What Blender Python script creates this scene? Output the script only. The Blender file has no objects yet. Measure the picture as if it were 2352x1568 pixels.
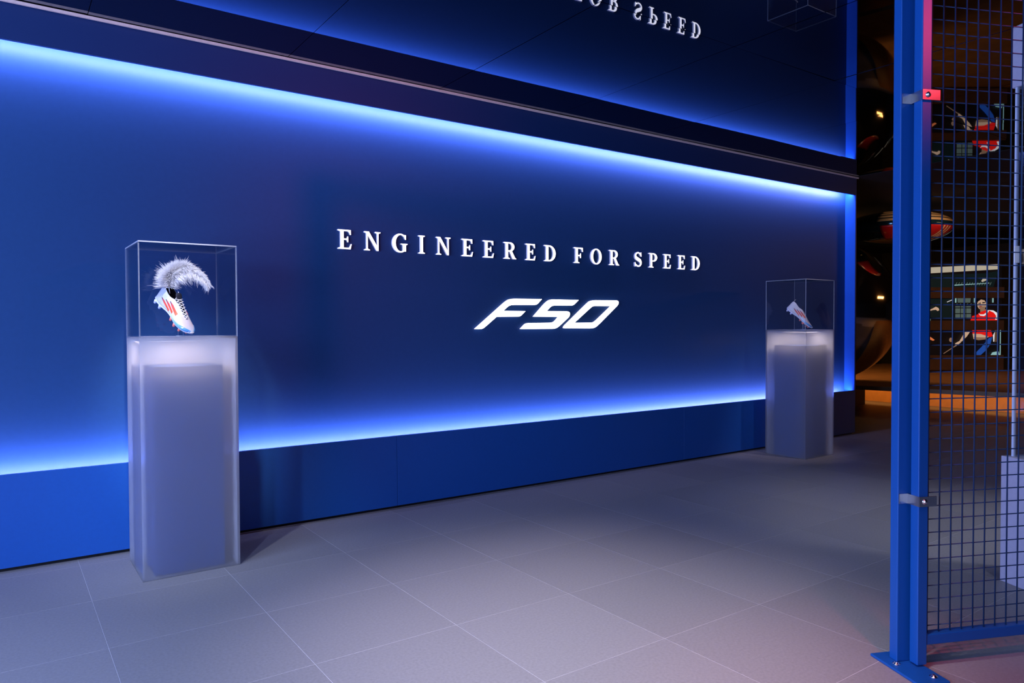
import bpy, bmesh, math, random
from mathutils import Vector, Matrix

random.seed(7)
SC = bpy.context.scene
COL = SC.collection

# ------------------------------------------------------------------ camera
cam_d = bpy.data.cameras.new('camera')
cam_d.sensor_width = 36.0
cam_d.lens = 25.629
cam_d.clip_end = 100
cam = bpy.data.objects.new('camera', cam_d)
COL.objects.link(cam)
YAW, PITCH, ROLL = math.radians(35.2315), math.radians(1.2581), math.radians(-0.2237)
fw = Vector((math.sin(YAW)*math.cos(PITCH), math.cos(YAW)*math.cos(PITCH), -math.sin(PITCH)))
r0 = Vector((math.cos(YAW), -math.sin(YAW), 0)); u0 = r0.cross(fw)
rt = r0*math.cos(ROLL) + u0*math.sin(ROLL); up = -r0*math.sin(ROLL) + u0*math.cos(ROLL)
M3 = Matrix((rt, up, -fw)).transposed()
cam.matrix_world = Matrix.Translation((0, 0, 1.25)) @ M3.to_4x4()
SC.camera = cam

# ------------------------------------------------------------------ exposure, world, lights
SC.view_settings.view_transform = 'Standard'
SC.view_settings.look = 'None'
SC.view_settings.exposure = 0.0
SC.view_settings.gamma = 1.0
SC.view_settings.use_curve_mapping = False
SC.cycles.use_denoising = True
SC.cycles.diffuse_bounces = 6
SC.cycles.max_bounces = 14
SC.cycles.transparent_max_bounces = 24
w = bpy.data.worlds.new('world'); SC.world = w; w.use_nodes = True
w.node_tree.nodes['Background'].inputs[0].default_value = (0.35, 0.5, 1.0, 1)
w.node_tree.nodes['Background'].inputs[1].default_value = 0.004

def area(name, loc, direction, sx, sy, color, power, spread=180, xaxis=None):
    l = bpy.data.lights.new(name, 'AREA'); l.shape = 'RECTANGLE'
    l.size = sx; l.size_y = sy; l.color = color; l.energy = power; l.spread = math.radians(spread)
    o = bpy.data.objects.new(name, l); COL.objects.link(o)
    z = -Vector(direction).normalized()
    x = Vector(xaxis).normalized() if xaxis else z.orthogonal().normalized()
    y = z.cross(x).normalized(); x = y.cross(z)
    o.matrix_world = Matrix.Translation(loc) @ Matrix((x, y, z)).transposed().to_4x4()
    return o

def spot(name, loc, target, color, power, angle, blend=1.0, radius=0.05):
    l = bpy.data.lights.new(name, 'SPOT'); l.color = color; l.energy = power
    l.spot_size = math.radians(angle); l.spot_blend = blend; l.shadow_soft_size = radius
    o = bpy.data.objects.new(name, l); COL.objects.link(o)
    o.location = loc
    o.rotation_euler = (Vector(target)-Vector(loc)).to_track_quat('-Z', 'Y').to_euler()
    return o

LED = (0.42, 0.42, 1.0)
# LED strips in the two coves of the recessed wall
area('led_strip_top', (2.62, 4.533, 2.735), (0, 1, -0.32), 10.6, 0.02, LED, 130, xaxis=(1, 0, 0))
area('led_strip_bottom', (2.62, 4.533, 0.470), (0, 1, 0.32), 10.6, 0.02, LED, 108, xaxis=(1, 0, 0))
# bluish light for an unseen source on the left; its window is made up
area('left_side_fill', (-3.12, 1.6, 1.5), (1, 0.0, -0.22), 3.4, 2.1, (0.42, 0.54, 1.0), 430, xaxis=(0, 1, 0))
# ceiling spotlights and added fills
spot('spot_floor', (1.2, 1.3, 2.85), (1.85, 2.15, 0), (1.0, 0.86, 0.97), 500, 58)
spot('spot_floor_left', (-0.7, 1.2, 2.85), (0.05, 2.6, 0), (0.52, 0.60, 1.0), 300, 72)
spot('spot_pedestal_one', (0.45, 2.8, 2.87), (0.80, 4.12, 1.30), (1.0, 0.94, 0.97), 420, 24)
spot('spot_pedestal_two', (5.9, 3.2, 2.87), (6.3, 4.10, 1.2), (1.0, 0.76, 0.86), 75, 30)
spot('fill_pedestal_one_side', (-0.6, 2.2, 2.86), (0.70, 4.02, 0.62), (0.72, 0.78, 1.0), 230, 30)  # fill added to brighten the pedestal's left and front faces
spot('spot_pedestal_two_front', (6.6, 2.2, 2.86), (6.32, 3.95, 0.62), (1.0, 0.80, 0.92), 110, 26)
spot('spot_vitrine', (3.1, 0.6, 2.85), (3.8, 1.4, 0.4), (0.84, 0.86, 1.0), 60, 50)
spot('spot_floor_right', (4.7, 0.8, 2.85), (4.85, 2.15, 0), (0.80, 0.82, 1.0), 170, 52)
spot('fill_saucer', (8.9, 2.6, 2.75), (10.4, 5.3, 2.55), (1.0, 0.72, 0.45), 140, 24)  # fill added to brighten the otherwise unlit saucer
spot('spot_red_gate', (3.15, -0.10, 2.78), (2.74, 1.30, 2.5), (1.0, 0.05, 0.09), 110, 50)
spot('spot_red_floor', (1.9, 0.3, 2.8), (2.35, 1.0, 0), (1.0, 0.13, 0.18), 150, 46)
area('stage_light_panel', (10.9, 7.3, 2.89), (0.25, -0.2, -1), 1.3, 0.7, (1.0, 0.46, 0.13), 130, xaxis=(1, 0, 0))
area('stage_light_panel_side', (12.4, 1.3, 2.89), (0, 0.3, -1), 1.3, 0.7, (1.0, 0.46, 0.13), 60, xaxis=(1, 0, 0))

# ------------------------------------------------------------------ materials
def nodes_mat(name):
    m = bpy.data.materials.new(name); m.use_nodes = True
    return m, m.node_tree, m.node_tree.nodes['Principled BSDF']

def mat(name, col, rough=0.5, metal=0.0, spec=0.5, noise=0.0, nscale=60, bump=0.0, emit=None, estr=0.0, coat=0.0):
    m, nt, b = nodes_mat(name)
    b.inputs['Base Color'].default_value = (*col, 1)
    b.inputs['Roughness'].default_value = rough
    b.inputs['Metallic'].default_value = metal
    b.inputs['Specular IOR Level'].default_value = spec
    b.inputs['Coat Weight'].default_value = coat
    if emit:
        b.inputs['Emission Color'].default_value = (*emit, 1); b.inputs['Emission Strength'].default_value = estr
    if noise or bump:
        tc = nt.nodes.new('ShaderNodeTexCoord'); nz = nt.nodes.new('ShaderNodeTexNoise')
        nz.inputs['Scale'].default_value = nscale; nz.inputs['Detail'].default_value = 4
        nt.links.new(tc.outputs['Object'], nz.inputs['Vector'])
        if noise:
            rp = nt.nodes.new('ShaderNodeValToRGB')
            rp.color_ramp.elements[0].position = 0.3; rp.color_ramp.elements[1].position = 0.7
            rp.color_ramp.elements[0].color = (*[c*(1-noise) for c in col], 1)
            rp.color_ramp.elements[1].color = (*[min(1, c*(1+noise)) for c in col], 1)
            nt.links.new(nz.outputs['Fac'], rp.inputs['Fac']); nt.links.new(rp.outputs['Color'], b.inputs['Base Color'])
        if bump:
            bp = nt.nodes.new('ShaderNodeBump'); bp.inputs['Strength'].default_value = bump; bp.inputs['Distance'].default_value = 0.002
            nt.links.new(nz.outputs['Fac'], bp.inputs['Height']); nt.links.new(bp.outputs['Normal'], b.inputs['Normal'])
    return m

M = {}
M['wall'] = mat('wall_paint', (0.016, 0.062, 0.18), 0.45, spec=0.2, noise=0.03, nscale=40)
M['plinth'] = mat('plinth_paint', (0.003, 0.078, 0.35), 0.5, noise=0.03)
M['fascia'] = mat('fascia_paint', (0.006, 0.03, 0.13), 0.5)
M['black'] = mat('black_paint', (0.004, 0.004, 0.005), 0.7)
M['room_dark'] = mat('dark_room_paint', (0.012, 0.012, 0.014), 0.8, noise=0.1, nscale=3)
M['trim'] = mat('trim_metal', (0.85, 0.62, 0.55), 0.5, noise=0.05)
M['mirror'] = mat('mirror_ceiling', (0.14, 0.17, 0.22), 0.015, metal=1.0)
M['grout'] = mat('grout', (0.46, 0.46, 0.50), 0.8, noise=0.1, nscale=200)
M['blue_metal'] = mat('blue_powder_coat', (0.002, 0.068, 0.29), 0.42, bump=0.12, nscale=900)
M['wire'] = mat('wire_powder_coat', (0.006, 0.03, 0.09), 0.4)
M['steel'] = mat('brushed_steel', (0.62, 0.62, 0.64), 0.25, metal=1.0)
M['bolt'] = mat('bolt_steel', (0.75, 0.75, 0.77), 0.12, metal=1.0)
M['glow'] = mat('lit_letter_face', (0.9, 0.9, 0.9), 0.5, emit=(1.0, 0.90, 0.93), estr=2.7)
M['glow_logo'] = mat('lit_logo_face', (0.9, 0.9, 0.9), 0.5, emit=(1.0, 0.91, 0.95), estr=4.5)
M['return'] = mat('letter_return', (0.75, 0.75, 0.8), 0.4)
M['return_logo'] = mat('logo_return_lit', (0.75, 0.75, 0.8), 0.4, emit=(1.0, 0.91, 0.95), estr=0.9)
M['core'] = mat('pedestal_core_paint', (0.004, 0.04, 0.17), 0.7, spec=0.2)
M['gray_box'] = mat('gray_lacquer', (0.42, 0.40, 0.52), 0.5, noise=0.03)
M['wood'] = mat('stained_wood', (0.22, 0.11, 0.045), 0.55, noise=0.2, nscale=6)
M['dark_wood'] = mat('dark_wood', (0.11, 0.055, 0.03), 0.6, noise=0.2, nscale=6)
M['amber_riser'] = mat('amber_riser', (0.55, 0.27, 0.08), 0.7, noise=0.1, nscale=8)
M['chrome'] = mat('dark_mirror_ball', (0.50, 0.40, 0.32), 0.07, metal=1.0)
M['lens'] = mat('dark_glossy_shell', (0.02, 0.06, 0.08), 0.08, metal=0.6)
M['red_gloss'] = mat('red_gloss', (0.55, 0.008, 0.012), 0.3)
M['cream_gloss'] = mat('cream_gloss', (0.75, 0.42, 0.17), 0.35)

def tile_material():
    m, nt, b = nodes_mat('floor_tile')
    tc = nt.nodes.new('ShaderNodeTexCoord'); gi = nt.nodes.new('ShaderNodeObjectInfo')
    nz = nt.nodes.new('ShaderNodeTexNoise'); nz.inputs['Scale'].default_value = 90; nz.inputs['Detail'].default_value = 6
    geo = nt.nodes.new('ShaderNodeNewGeometry')
    nt.links.new(geo.outputs['Position'], nz.inputs['Vector'])
    rp = nt.nodes.new('ShaderNodeValToRGB')
    rp.color_ramp.elements[0].position = 0.3; rp.color_ramp.elements[0].color = (0.20, 0.195, 0.20, 1)
    rp.color_ramp.elements[1].position = 0.7; rp.color_ramp.elements[1].color = (0.245, 0.24, 0.245, 1)
    nt.links.new(nz.outputs['Fac'], rp.inputs['Fac'])
    hs = nt.nodes.new('ShaderNodeHueSaturation')
    mr = nt.nodes.new('ShaderNodeMapRange'); mr.inputs['To Min'].default_value = 0.93; mr.inputs['To Max'].default_value = 1.06
    nt.links.new(gi.outputs['Random'], mr.inputs['Value']); nt.links.new(mr.outputs['Result'], hs.inputs['Value'])
    nt.links.new(rp.outputs['Color'], hs.inputs['Color']); nt.links.new(hs.outputs['Color'], b.inputs['Base Color'])
    b.inputs['Roughness'].default_value = 0.5; b.inputs['Specular IOR Level'].default_value = 0.35
    return m
M['tile'] = tile_material()

def acrylic_material():
    m = bpy.data.materials.new('clear_acrylic'); m.use_nodes = True; nt = m.node_tree
    for n in list(nt.nodes):
        if n.type != 'OUTPUT_MATERIAL': nt.nodes.remove(n)
    out = nt.nodes['Material Output']
    tr = nt.nodes.new('ShaderNodeBsdfTransparent'); tr.inputs[0].default_value = (0.93, 0.95, 0.97, 1)
    gl = nt.nodes.new('ShaderNodeBsdfGlossy'); gl.inputs['Roughness'].default_value = 0.02
    fr = nt.nodes.new('ShaderNodeFresnel'); ge = nt.nodes.new('ShaderNodeNewGeometry')
    mr = nt.nodes.new('ShaderNodeMapRange'); mr.inputs['To Min'].default_value = 1.4; mr.inputs['To Max'].default_value = 1/1.4
    nt.links.new(ge.outputs['Backfacing'], mr.inputs['Value']); nt.links.new(mr.outputs['Result'], fr.inputs[0])
    mx = nt.nodes.new('ShaderNodeMixShader')
    nt.links.new(fr.outputs[0], mx.inputs[0]); nt.links.new(tr.outputs[0], mx.inputs[1]); nt.links.new(gl.outputs[0], mx.inputs[2])
    nt.links.new(mx.outputs[0], out.inputs['Surface'])
    return m
M['acrylic'] = acrylic_material()

def edge_material():
    m = bpy.data.materials.new('polished_acrylic_edge'); m.use_nodes = True; nt = m.node_tree
    for n in list(nt.nodes):
        if n.type != 'OUTPUT_MATERIAL': nt.nodes.remove(n)
    out = nt.nodes['Material Output']
    tr = nt.nodes.new('ShaderNodeBsdfTransparent')
    df = nt.nodes.new('ShaderNodeBsdfDiffuse'); df.inputs[0].default_value = (0.34, 0.38, 0.46, 1)
    mx = nt.nodes.new('ShaderNodeMixShader'); mx.inputs[0].default_value = 0.75
    nt.links.new(tr.outputs[0], mx.inputs[1]); nt.links.new(df.outputs[0], mx.inputs[2]); nt.links.new(mx.outputs[0], out.inputs['Surface'])
    return m
M['edge'] = edge_material()

def frosted_material():
    m = bpy.data.materials.new('frosted_acrylic'); m.use_nodes = True; nt = m.node_tree
    for n in list(nt.nodes):
        if n.type != 'OUTPUT_MATERIAL': nt.nodes.remove(n)
    out = nt.nodes['Material Output']
    rf = nt.nodes.new('ShaderNodeBsdfRefraction'); rf.inputs['Roughness'].default_value = 0.32; rf.inputs['IOR'].default_value = 1.2
    rf.inputs[0].default_value = (0.92, 0.95, 1, 1)
    df = nt.nodes.new('ShaderNodeBsdfDiffuse'); df.inputs[0].default_value = (0.80, 0.80, 0.84, 1)
    tl = nt.nodes.new('ShaderNodeBsdfTranslucent'); tl.inputs[0].default_value = (0.85, 0.85, 0.88, 1)
    tr = nt.nodes.new('ShaderNodeBsdfTransparent')
    m1 = nt.nodes.new('ShaderNodeMixShader'); m1.inputs[0].default_value = 0.66
    nt.links.new(df.outputs[0], m1.inputs[1]); nt.links.new(tl.outputs[0], m1.inputs[2])
    m2 = nt.nodes.new('ShaderNodeMixShader'); m2.inputs[0].default_value = 0.29
    nt.links.new(rf.outputs[0], m2.inputs[1]); nt.links.new(m1.outputs[0], m2.inputs[2])
    m3 = nt.nodes.new('ShaderNodeMixShader'); m3.inputs[0].default_value = 0.11
    nt.links.new(m2.outputs[0], m3.inputs[1]); nt.links.new(tr.outputs[0], m3.inputs[2])
    nt.links.new(m3.outputs[0], out.inputs['Surface'])
    return m
M['frosted'] = frosted_material()

def clear_material(lining):
    m = bpy.data.materials.new('satin_inner_face'); m.use_nodes = True; nt = m.node_tree
    for n in list(nt.nodes):
        if n.type != 'OUTPUT_MATERIAL': nt.nodes.remove(n)
    tr = nt.nodes.new('ShaderNodeBsdfTransparent')
    df = nt.nodes.new('ShaderNodeBsdfDiffuse'); df.inputs[0].default_value = (0.9, 0.9, 0.92, 1)
    tl = nt.nodes.new('ShaderNodeBsdfTranslucent'); tl.inputs[0].default_value = (0.9, 0.9, 0.92, 1)
    a = nt.nodes.new('ShaderNodeMixShader'); b = nt.nodes.new('ShaderNodeMixShader'); b.inputs[0].default_value = lining
    nt.links.new(df.outputs[0], a.inputs[1]); nt.links.new(tl.outputs[0], a.inputs[2])
    nt.links.new(tr.outputs[0], b.inputs[1]); nt.links.new(a.outputs[0], b.inputs[2])
    nt.links.new(b.outputs[0], nt.nodes['Material Output'].inputs['Surface'])
    return m
M['clear'] = clear_material(0.03)
M['bounce_lined'] = clear_material(0.75)  # white inside the hidden panels, added to bounce light through the shell

def ramp_material(name, stops, axis='X', rough=0.35):
    m, nt, b = nodes_mat(name)
    tc = nt.nodes.new('ShaderNodeTexCoord'); sp = nt.nodes.new('ShaderNodeSeparateXYZ'); rp = nt.nodes.new('ShaderNodeValToRGB')
    el = rp.color_ramp.elements
    el[0].position, el[0].color = stops[0][0], (*stops[0][1], 1)
    el[1].position, el[1].color = stops[-1][0], (*stops[-1][1], 1)
    for p, c in stops[1:-1]:
        e = el.new(p); e.color = (*c, 1)
    nt.links.new(tc.outputs['Generated'], sp.inputs[0]); nt.links.new(sp.outputs[axis], rp.inputs['Fac'])
    nt.links.new(rp.outputs['Color'], b.inputs['Base Color']); b.inputs['Roughness'].default_value = rough
    return m
M['upper'] = ramp_material('boot_upper', [(0, (0.62, 0.62, 0.66)), (0.6, (0.62, 0.60, 0.65)), (0.85, (0.54, 0.46, 0.54)), (1, (0.36, 0.40, 0.52))], rough=0.38)
M['stripe'] = ramp_material('boot_stripe', [(0, (0.02, 0.03, 0.10)), (0.32, (0.60, 0.06, 0.05)), (1, (0.80, 0.10, 0.03))], rough=0.4)
M['toe'] = ramp_material('boot_toe_band', [(0, (0.55, 0.64, 0.76)), (0.45, (0.20, 0.44, 0.70)), (1, (0.03, 0.17, 0.45))], rough=0.3)
M['sole'] = ramp_material('boot_sole', [(0, (0.55, 0.62, 0.85)), (0.5, (0.80, 0.82, 0.9)), (1, (0.85, 0.80, 0.85))], rough=0.25)
M['stud'] = mat('stud_coral', (0.90, 0.22, 0.17), 0.35)
M['stud_white'] = mat('stud_pearl', (0.66, 0.66, 0.85), 0.3)
M['lace'] = mat('lace_cotton', (0.78, 0.75, 0.80), 0.8)
M['lining'] = mat('boot_lining', (0.004, 0.006, 0.02), 0.8)
M['feather'] = mat('white_feather', (0.98, 0.97, 0.99), 0.7)
_nt = M['feather'].node_tree; _tl = _nt.nodes.new('ShaderNodeBsdfTranslucent'); _tl.inputs[0].default_value = (0.98, 0.97, 0.99, 1)
_mx = _nt.nodes.new('ShaderNodeMixShader'); _mx.inputs[0].default_value = 0.5
_nt.links.new(_nt.nodes['Principled BSDF'].outputs[0], _mx.inputs[1]); _nt.links.new(_tl.outputs[0], _mx.inputs[2])
_nt.links.new(_mx.outputs[0], _nt.nodes['Material Output'].inputs['Surface'])
M['quill'] = mat('feather_quill', (0.78, 0.75, 0.72), 0.4)

# ------------------------------------------------------------------ helpers
def link(name, me, m=None, parent=None, loc=None):
    o = bpy.data.objects.new(name, me); COL.objects.link(o)
    if m is not None and me is not None:
        for x in (m if isinstance(m, (list, tuple)) else [m]): me.materials.append(x)
    if parent: o.parent = parent
    if loc is not None: o.location = loc
    return o

def tomesh(name, bm, smooth=False):
    me = bpy.data.meshes.new(name); bmesh.ops.recalc_face_normals(bm, faces=bm.faces[:]); bm.to_mesh(me); bm.free()
    if smooth:
        for p in me.polygons: p.use_smooth = True
    return me

def add_box(bm, x0, x1, y0, y1, z0, z1, mx=None):
    c = [(x0, y0, z0), (x1, y0, z0), (x1, y1, z0), (x0, y1, z0), (x0, y0, z1), (x1, y0, z1), (x1, y1, z1), (x0, y1, z1)]
    v = [bm.verts.new(mx @ Vector(p) if mx else p) for p in c]
    fs = []
    for f in ((3, 2, 1, 0), (4, 5, 6, 7), (0, 1, 5, 4), (1, 2, 6, 5), (2, 3, 7, 6), (3, 0, 4, 7)):
        fs.append(bm.faces.new([v[i] for i in f]))
    return fs

def boxmesh(name, x0, x1, y0, y1, z0, z1, bev=0.0, seg=2):
    bm = bmesh.new(); add_box(bm, x0, x1, y0, y1, z0, z1)
    if bev: bmesh.ops.bevel(bm, geom=bm.edges[:], offset=bev, segments=seg, affect='EDGES', profile=0.5)
    return tomesh(name, bm)

def box(name, x0, x1, y0, y1, z0, z1, m, parent=None, bev=0.0):
    return link(name, boxmesh(name, x0, x1, y0, y1, z0, z1, bev), m, parent)

def tube_mesh(name, pts, r, n=6, smooth=True, caps=True):
    bm = bmesh.new(); add_tube(bm, pts, r, n, caps); return tomesh(name, bm, smooth)

def add_tube(bm, pts, r, n=6, caps=True):
    pts = [Vector(p) for p in pts]; rings = []
    ref = None
    for i, p in enumerate(pts):
        t = (pts[min(i+1, len(pts)-1)]-pts[max(i-1, 0)]).normalized()
        if ref is None: ref = t.orthogonal().normalized()
        a = (ref - t*ref.dot(t)).normalized(); b = t.cross(a); ref = a
        rr = r[i] if isinstance(r, (list, tuple)) else r
        rings.append([bm.verts.new(p + (a*math.cos(2*math.pi*k/n) + b*math.sin(2*math.pi*k/n))*rr) for k in range(n)])
    for i in range(len(rings)-1):
        for k in range(n):
            bm.faces.new((rings[i][k], rings[i][(k+1) % n], rings[i+1][(k+1) % n], rings[i+1][k]))
    if caps:
        bm.faces.new(rings[0][::-1]); bm.faces.new(rings[-1])

def lathe_mesh(name, prof, n=32, smooth=True):
    bm = bmesh.new(); rings = []
    for r, z in prof:
        if r < 1e-6: rings.append([bm.verts.new((0, 0, z))])
        else: rings.append([bm.verts.new((r*math.cos(2*math.pi*k/n), r*math.sin(2*math.pi*k/n), z)) for k in range(n)])
    for a, b in zip(rings, rings[1:]):
        for k in range(n):
            q = [a[k % len(a)], a[(k+1) % len(a)], b[(k+1) % len(b)], b[k % len(b)]]
            u = []
            for v in q:
                if v not in u: u.append(v)
            if len(u) > 2: bm.faces.new(u)
    return tomesh(name, bm, smooth)

def empty(name, loc, label, cat, group=None, rotz=0):
    o = bpy.data.objects.new(name, None); COL.objects.link(o); o.location = loc; o.rotation_euler = (0, 0, rotz)
    o.empty_display_size = 0.1
    tag(o, label, cat, group); return o

def tag(o, label, cat, group=None):
    o['label'] = label; o['category'] = cat
    if group: o['group'] = group
    return o

def struct(o, label, cat):
    o['kind'] = 'structure'; o['label'] = label; o['category'] = cat; return o

def copy_tree(o, parent=None):
    c = o.copy(); COL.objects.link(c); c.parent = parent
    for ch in list(o.children):
        if ch.name in bpy.data.objects: copy_tree(ch, c)
    return c

def outline_mesh(name, loops, depth, smooth=False):
    """2-D loops (outer and holes, even-odd) in XZ extruded along +Y."""
    cu = bpy.data.curves.new(name, 'CURVE'); cu.dimensions = '2D'; cu.fill_mode = 'BOTH'; cu.extrude = depth/2
    for lp in loops:
        s = cu.splines.new('POLY'); s.points.add(len(lp)-1)
        for p, (x, z) in zip(s.points, lp): p.co = (x, z, 0, 1)
        s.use_cyclic_u = True
    o = bpy.data.objects.new(name+'_tmp', cu); COL.objects.link(o)
    dg = bpy.context.evaluated_depsgraph_get(); me = bpy.data.meshes.new_from_object(o.evaluated_get(dg))
    bpy.data.objects.remove(o); bpy.data.curves.remove(cu)
    me.transform(Matrix(((1, 0, 0, 0), (0, 0, -1, 0), (0, 1, 0, 0), (0, 0, 0, 1))))
    me.name = name
    return me

def rounded(pts, radii, n=6):
    out = []; N = len(pts)
    for i in range(N):
        p = Vector(pts[i]); a = Vector(pts[i-1]); b = Vector(pts[(i+1) % N])
        r = radii[i] if isinstance(radii, (list, tuple)) else radii
        if r <= 0: out.append(tuple(p)); continue
        la, lb = (a-p).length, (b-p).length
        pa = p+(a-p)*min(r/la, 0.49); pb = p+(b-p)*min(r/lb, 0.49)
        for k in range(n+1):
            t = k/n; q = pa*(1-t)**2 + p*2*t*(1-t) + pb*t*t; out.append((q.x, q.y))
    return out

# ------------------------------------------------------------------ floor: 0.6 m tiles on a grout bed
XL, XR, YF, YB = -3.2, 17.0, -3.0, 9.0
CEIL = 2.905
floor = struct(box('floor', XL, XR, YF, YB, -0.12, -0.0006, M['grout']), 'grey stone tiled floor with thin pale joints', 'floor')
PX, PY = 0.607, 0.600
tile_me = boxmesh('tile', -PX/2+0.0009, PX/2-0.0009, -PY/2+0.0009, PY/2-0.0009, -0.0105, 0.0, 0.0004, 1)
tile_me.materials.append(M['tile'])
cells = []
x0 = 0.335+PX/2; y0 = 2.005+PY/2
for i in range(-6, 28):
    for j in range(-9, 12):
        cx, cy = x0+i*PX, y0+j*PY
        if cx-PX/2 < XL or cx+PX/2 > XR or cy-PY/2 < YF or cy+PY/2 > YB: continue
        d = Vector((cx, cy, -1.25)); dep = d.dot(fw)
        if dep < 0.6: continue
        px = 1176+1674.4*d.dot(rt)/dep
        py = 784-1674.4*d.dot(up)/dep
        if -500 < px < 2800 and py < 1900 and not (cx < 7.9 and cy > 4.9):
            cells.append((dep, cx, cy))
cells.sort()
for dep, cx, cy in cells[:290]: link('tile', tile_me, None, floor, (cx, cy, 0))
if cells[290:]:
    bm = bmesh.new()
    for dep, cx, cy in cells[290:]:
        add_box(bm, cx-PX/2+0.0009, cx+PX/2-0.0009, cy-PY/2+0.0009, cy+PY/2-0.0009, -0.0105, 0.0)
    o = link('tiles_far', tomesh('tiles_far', bm), M['tile'], floor); o['kind'] = 'stuff'

# ------------------------------------------------------------------ mirrored ceiling of large panels
ceil = struct(box('ceiling', XL, XR, YF, YB, CEIL+0.02, CEIL+0.14, M['black']), 'dark mirrored ceiling of large rectangular panels', 'ceiling')
CX = 1.067
ys = [4.49-1.675*k for k in range(0, 5)]
rows = [(ys[k+1], ys[k]) for k in range(4)]
cmes = {}
xs0 = 1.485
for ri, (ya, yb) in enumerate(rows):
    key = round(yb-ya, 3)
    if key not in cmes:
        cmes[key] = boxmesh('mirror_panel', -CX/2+0.0015, CX/2-0.0015, -(yb-ya)/2+0.0015, (yb-ya)/2-0.0015, 0, 0.008)
        cmes[key].materials.append(M['mirror'])
    for i in range(-4, 14):
        cx = xs0+CX*(i+0.5)
        if cx-CX/2 < XL or cx+CX/2 > XR: continue
        if cx > 7.9: continue
        o = link('mirror_panel', cmes[key], None, ceil, (cx, (ya+yb)/2, CEIL))
        o.rotation_euler = (math.radians((0.13 if ri % 2 else -0.06)+random.uniform(-0.07, 0.07)), math.radians(random.uniform(-0.13, 0.13)), 0)

box('matte_panel', 7.895, XR, YF, YB, CEIL-0.002, CEIL+0.018, M['black'], ceil)

# ------------------------------------------------------------------ the recessed blue sign wall
YW, YP = 4.63, 4.505
XE = 7.94
bm = bmesh.new()
add_box(bm, XL, XE+0.02, YW, 5.0, 0, CEIL)
wall = struct(link('wall_back', tomesh('wall_back', bm), M['wall']), 'long recessed blue wall washed by light from its top and bottom edges', 'wall')
box('toe_recess', XL, XE, YP+0.03, YW, 0.0, 0.022, M['black'], wall)
box('plinth_base', XL, XE, YP+0.03, YW, 0.022, 0.40, M['black'], wall)
jx = [-3.19, -0.66, 2.218, 5.095, 7.955]
for a, b in zip(jx, jx[1:]):
    box('plinth_panel', a+0.0015, b-0.0015, YP, YP+0.02, 0.022, 0.5, M['plinth'], wall, 0.001)
box('plinth_end_panel', XE+0.0, XE+0.015, YP+0.021, YW, 0.022, 0.5, M['plinth'], wall)
box('cove_fascia', XL, XE+0.015, YP, YP+0.02, 2.705, 2.893, M['fascia'], wall, 0.001)
box('cove_top', XL, XE, YP+0.02, YW, 2.80, 2.893, M['black'], wall)
box('wall_end_jamb', XE, XE+0.018, YP+0.004, YW, 0.5, 2.80, mat('jamb_led_glow', (0.01, 0.14, 0.72), 0.5), wall)  # brighter blue stands in for LED light on the jamb
box('jamb_edge', XE+0.002, XE+0.02, YP, YP+0.0035, 0.5, 2.705, M['fascia'], wall)
trim = struct(box('trim_1', XL, XE+0.015, 4.478, 4.492, 2.886, 2.9, M['trim']), 'thin brushed metal strip between wall fascia and mirrored ceiling', 'trim')

# the rest of the dark room
struct(box('wall_right', XR, XR+0.15, YF, YB, 0, CEIL+0.02, M['room_dark']), 'black far end wall behind the backlit picture', 'wall')
struct(box('wall_front', XL, XR, YF-0.15, YF, 0, CEIL+0.02, M['room_dark']), 'dark wall behind the viewer', 'wall')
struct(box('wall_far', XE+0.02, XR, YB, YB+0.15, 0, CEIL+0.02, M['room_dark']), 'black wall at the back of the dark room', 'wall')
bm = bmesh.new()
add_box(bm, XL-0.15, XL, YF, -0.15, 0, CEIL+0.02); add_box(bm, XL-0.15, XL, 3.35, 5.0, 0, CEIL+0.02)
add_box(bm, XL-0.15, XL, -0.15, 3.35, 0, 0.4); add_box(bm, XL-0.15, XL, -0.15, 3.35, 2.6, CEIL+0.02)  # opening made up around the left side light
struct(link('wall_left', tomesh('wall_left', bm), M['room_dark']), 'dark side wall with a wide opening added for the side light', 'wall')

# ------------------------------------------------------------------ lettering on the wall
def arc(cx, cy, rx, ry, a0, a1, n=18):
    return [(cx+rx*math.cos(math.radians(a0+(a1-a0)*k/n)), cy+ry*math.sin(math.radians(a0+(a1-a0)*k/n))) for k in range(n+1)]

GL = {}
GL['E'] = [[(0, 0), (.92, 0), (1.0, .27), (.93, .27), (.86, .13), (.78, .075), (.42, .075), (.42, .475), (.60, .475), (.66, .45), (.69, .36), (.75, .36), (.75, .66), (.69, .66), (.66, .575), (.60, .55), (.42, .55), (.42, .925), (.74, .925), (.82, .87), (.88, .75), (.95, .75), (.94, 1), (0, 1), (0, .95), (.14, .925), (.19, .89), (.19, .11), (.14, .075), (0, .05)]]
GL['F'] = [[(0, 0), (.60, 0), (.60, .05), (.46, .07), (.43, .10), (.43, .45), (.62, .45), (.68, .425), (.71, .33), (.78, .33), (.78, .64), (.71, .64), (.68, .55), (.62, .525), (.43, .525), (.43, .925), (.78, .925), (.86, .87), (.92, .74), (1.0, .74), (.98, 1), (0, 1), (0, .95), (.14, .93), (.19, .89), (.19, .11), (.14, .07), (0, .05)]]
GL['I'] = [[(0, 0), (1, 0), (1, .05), (.78, .07), (.71, .11), (.71, .89), (.78, .93), (1, .95), (1, 1), (0, 1), (0, .95), (.22, .93), (.29, .89), (.29, .11), (.22, .07), (0, .05)]]
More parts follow.
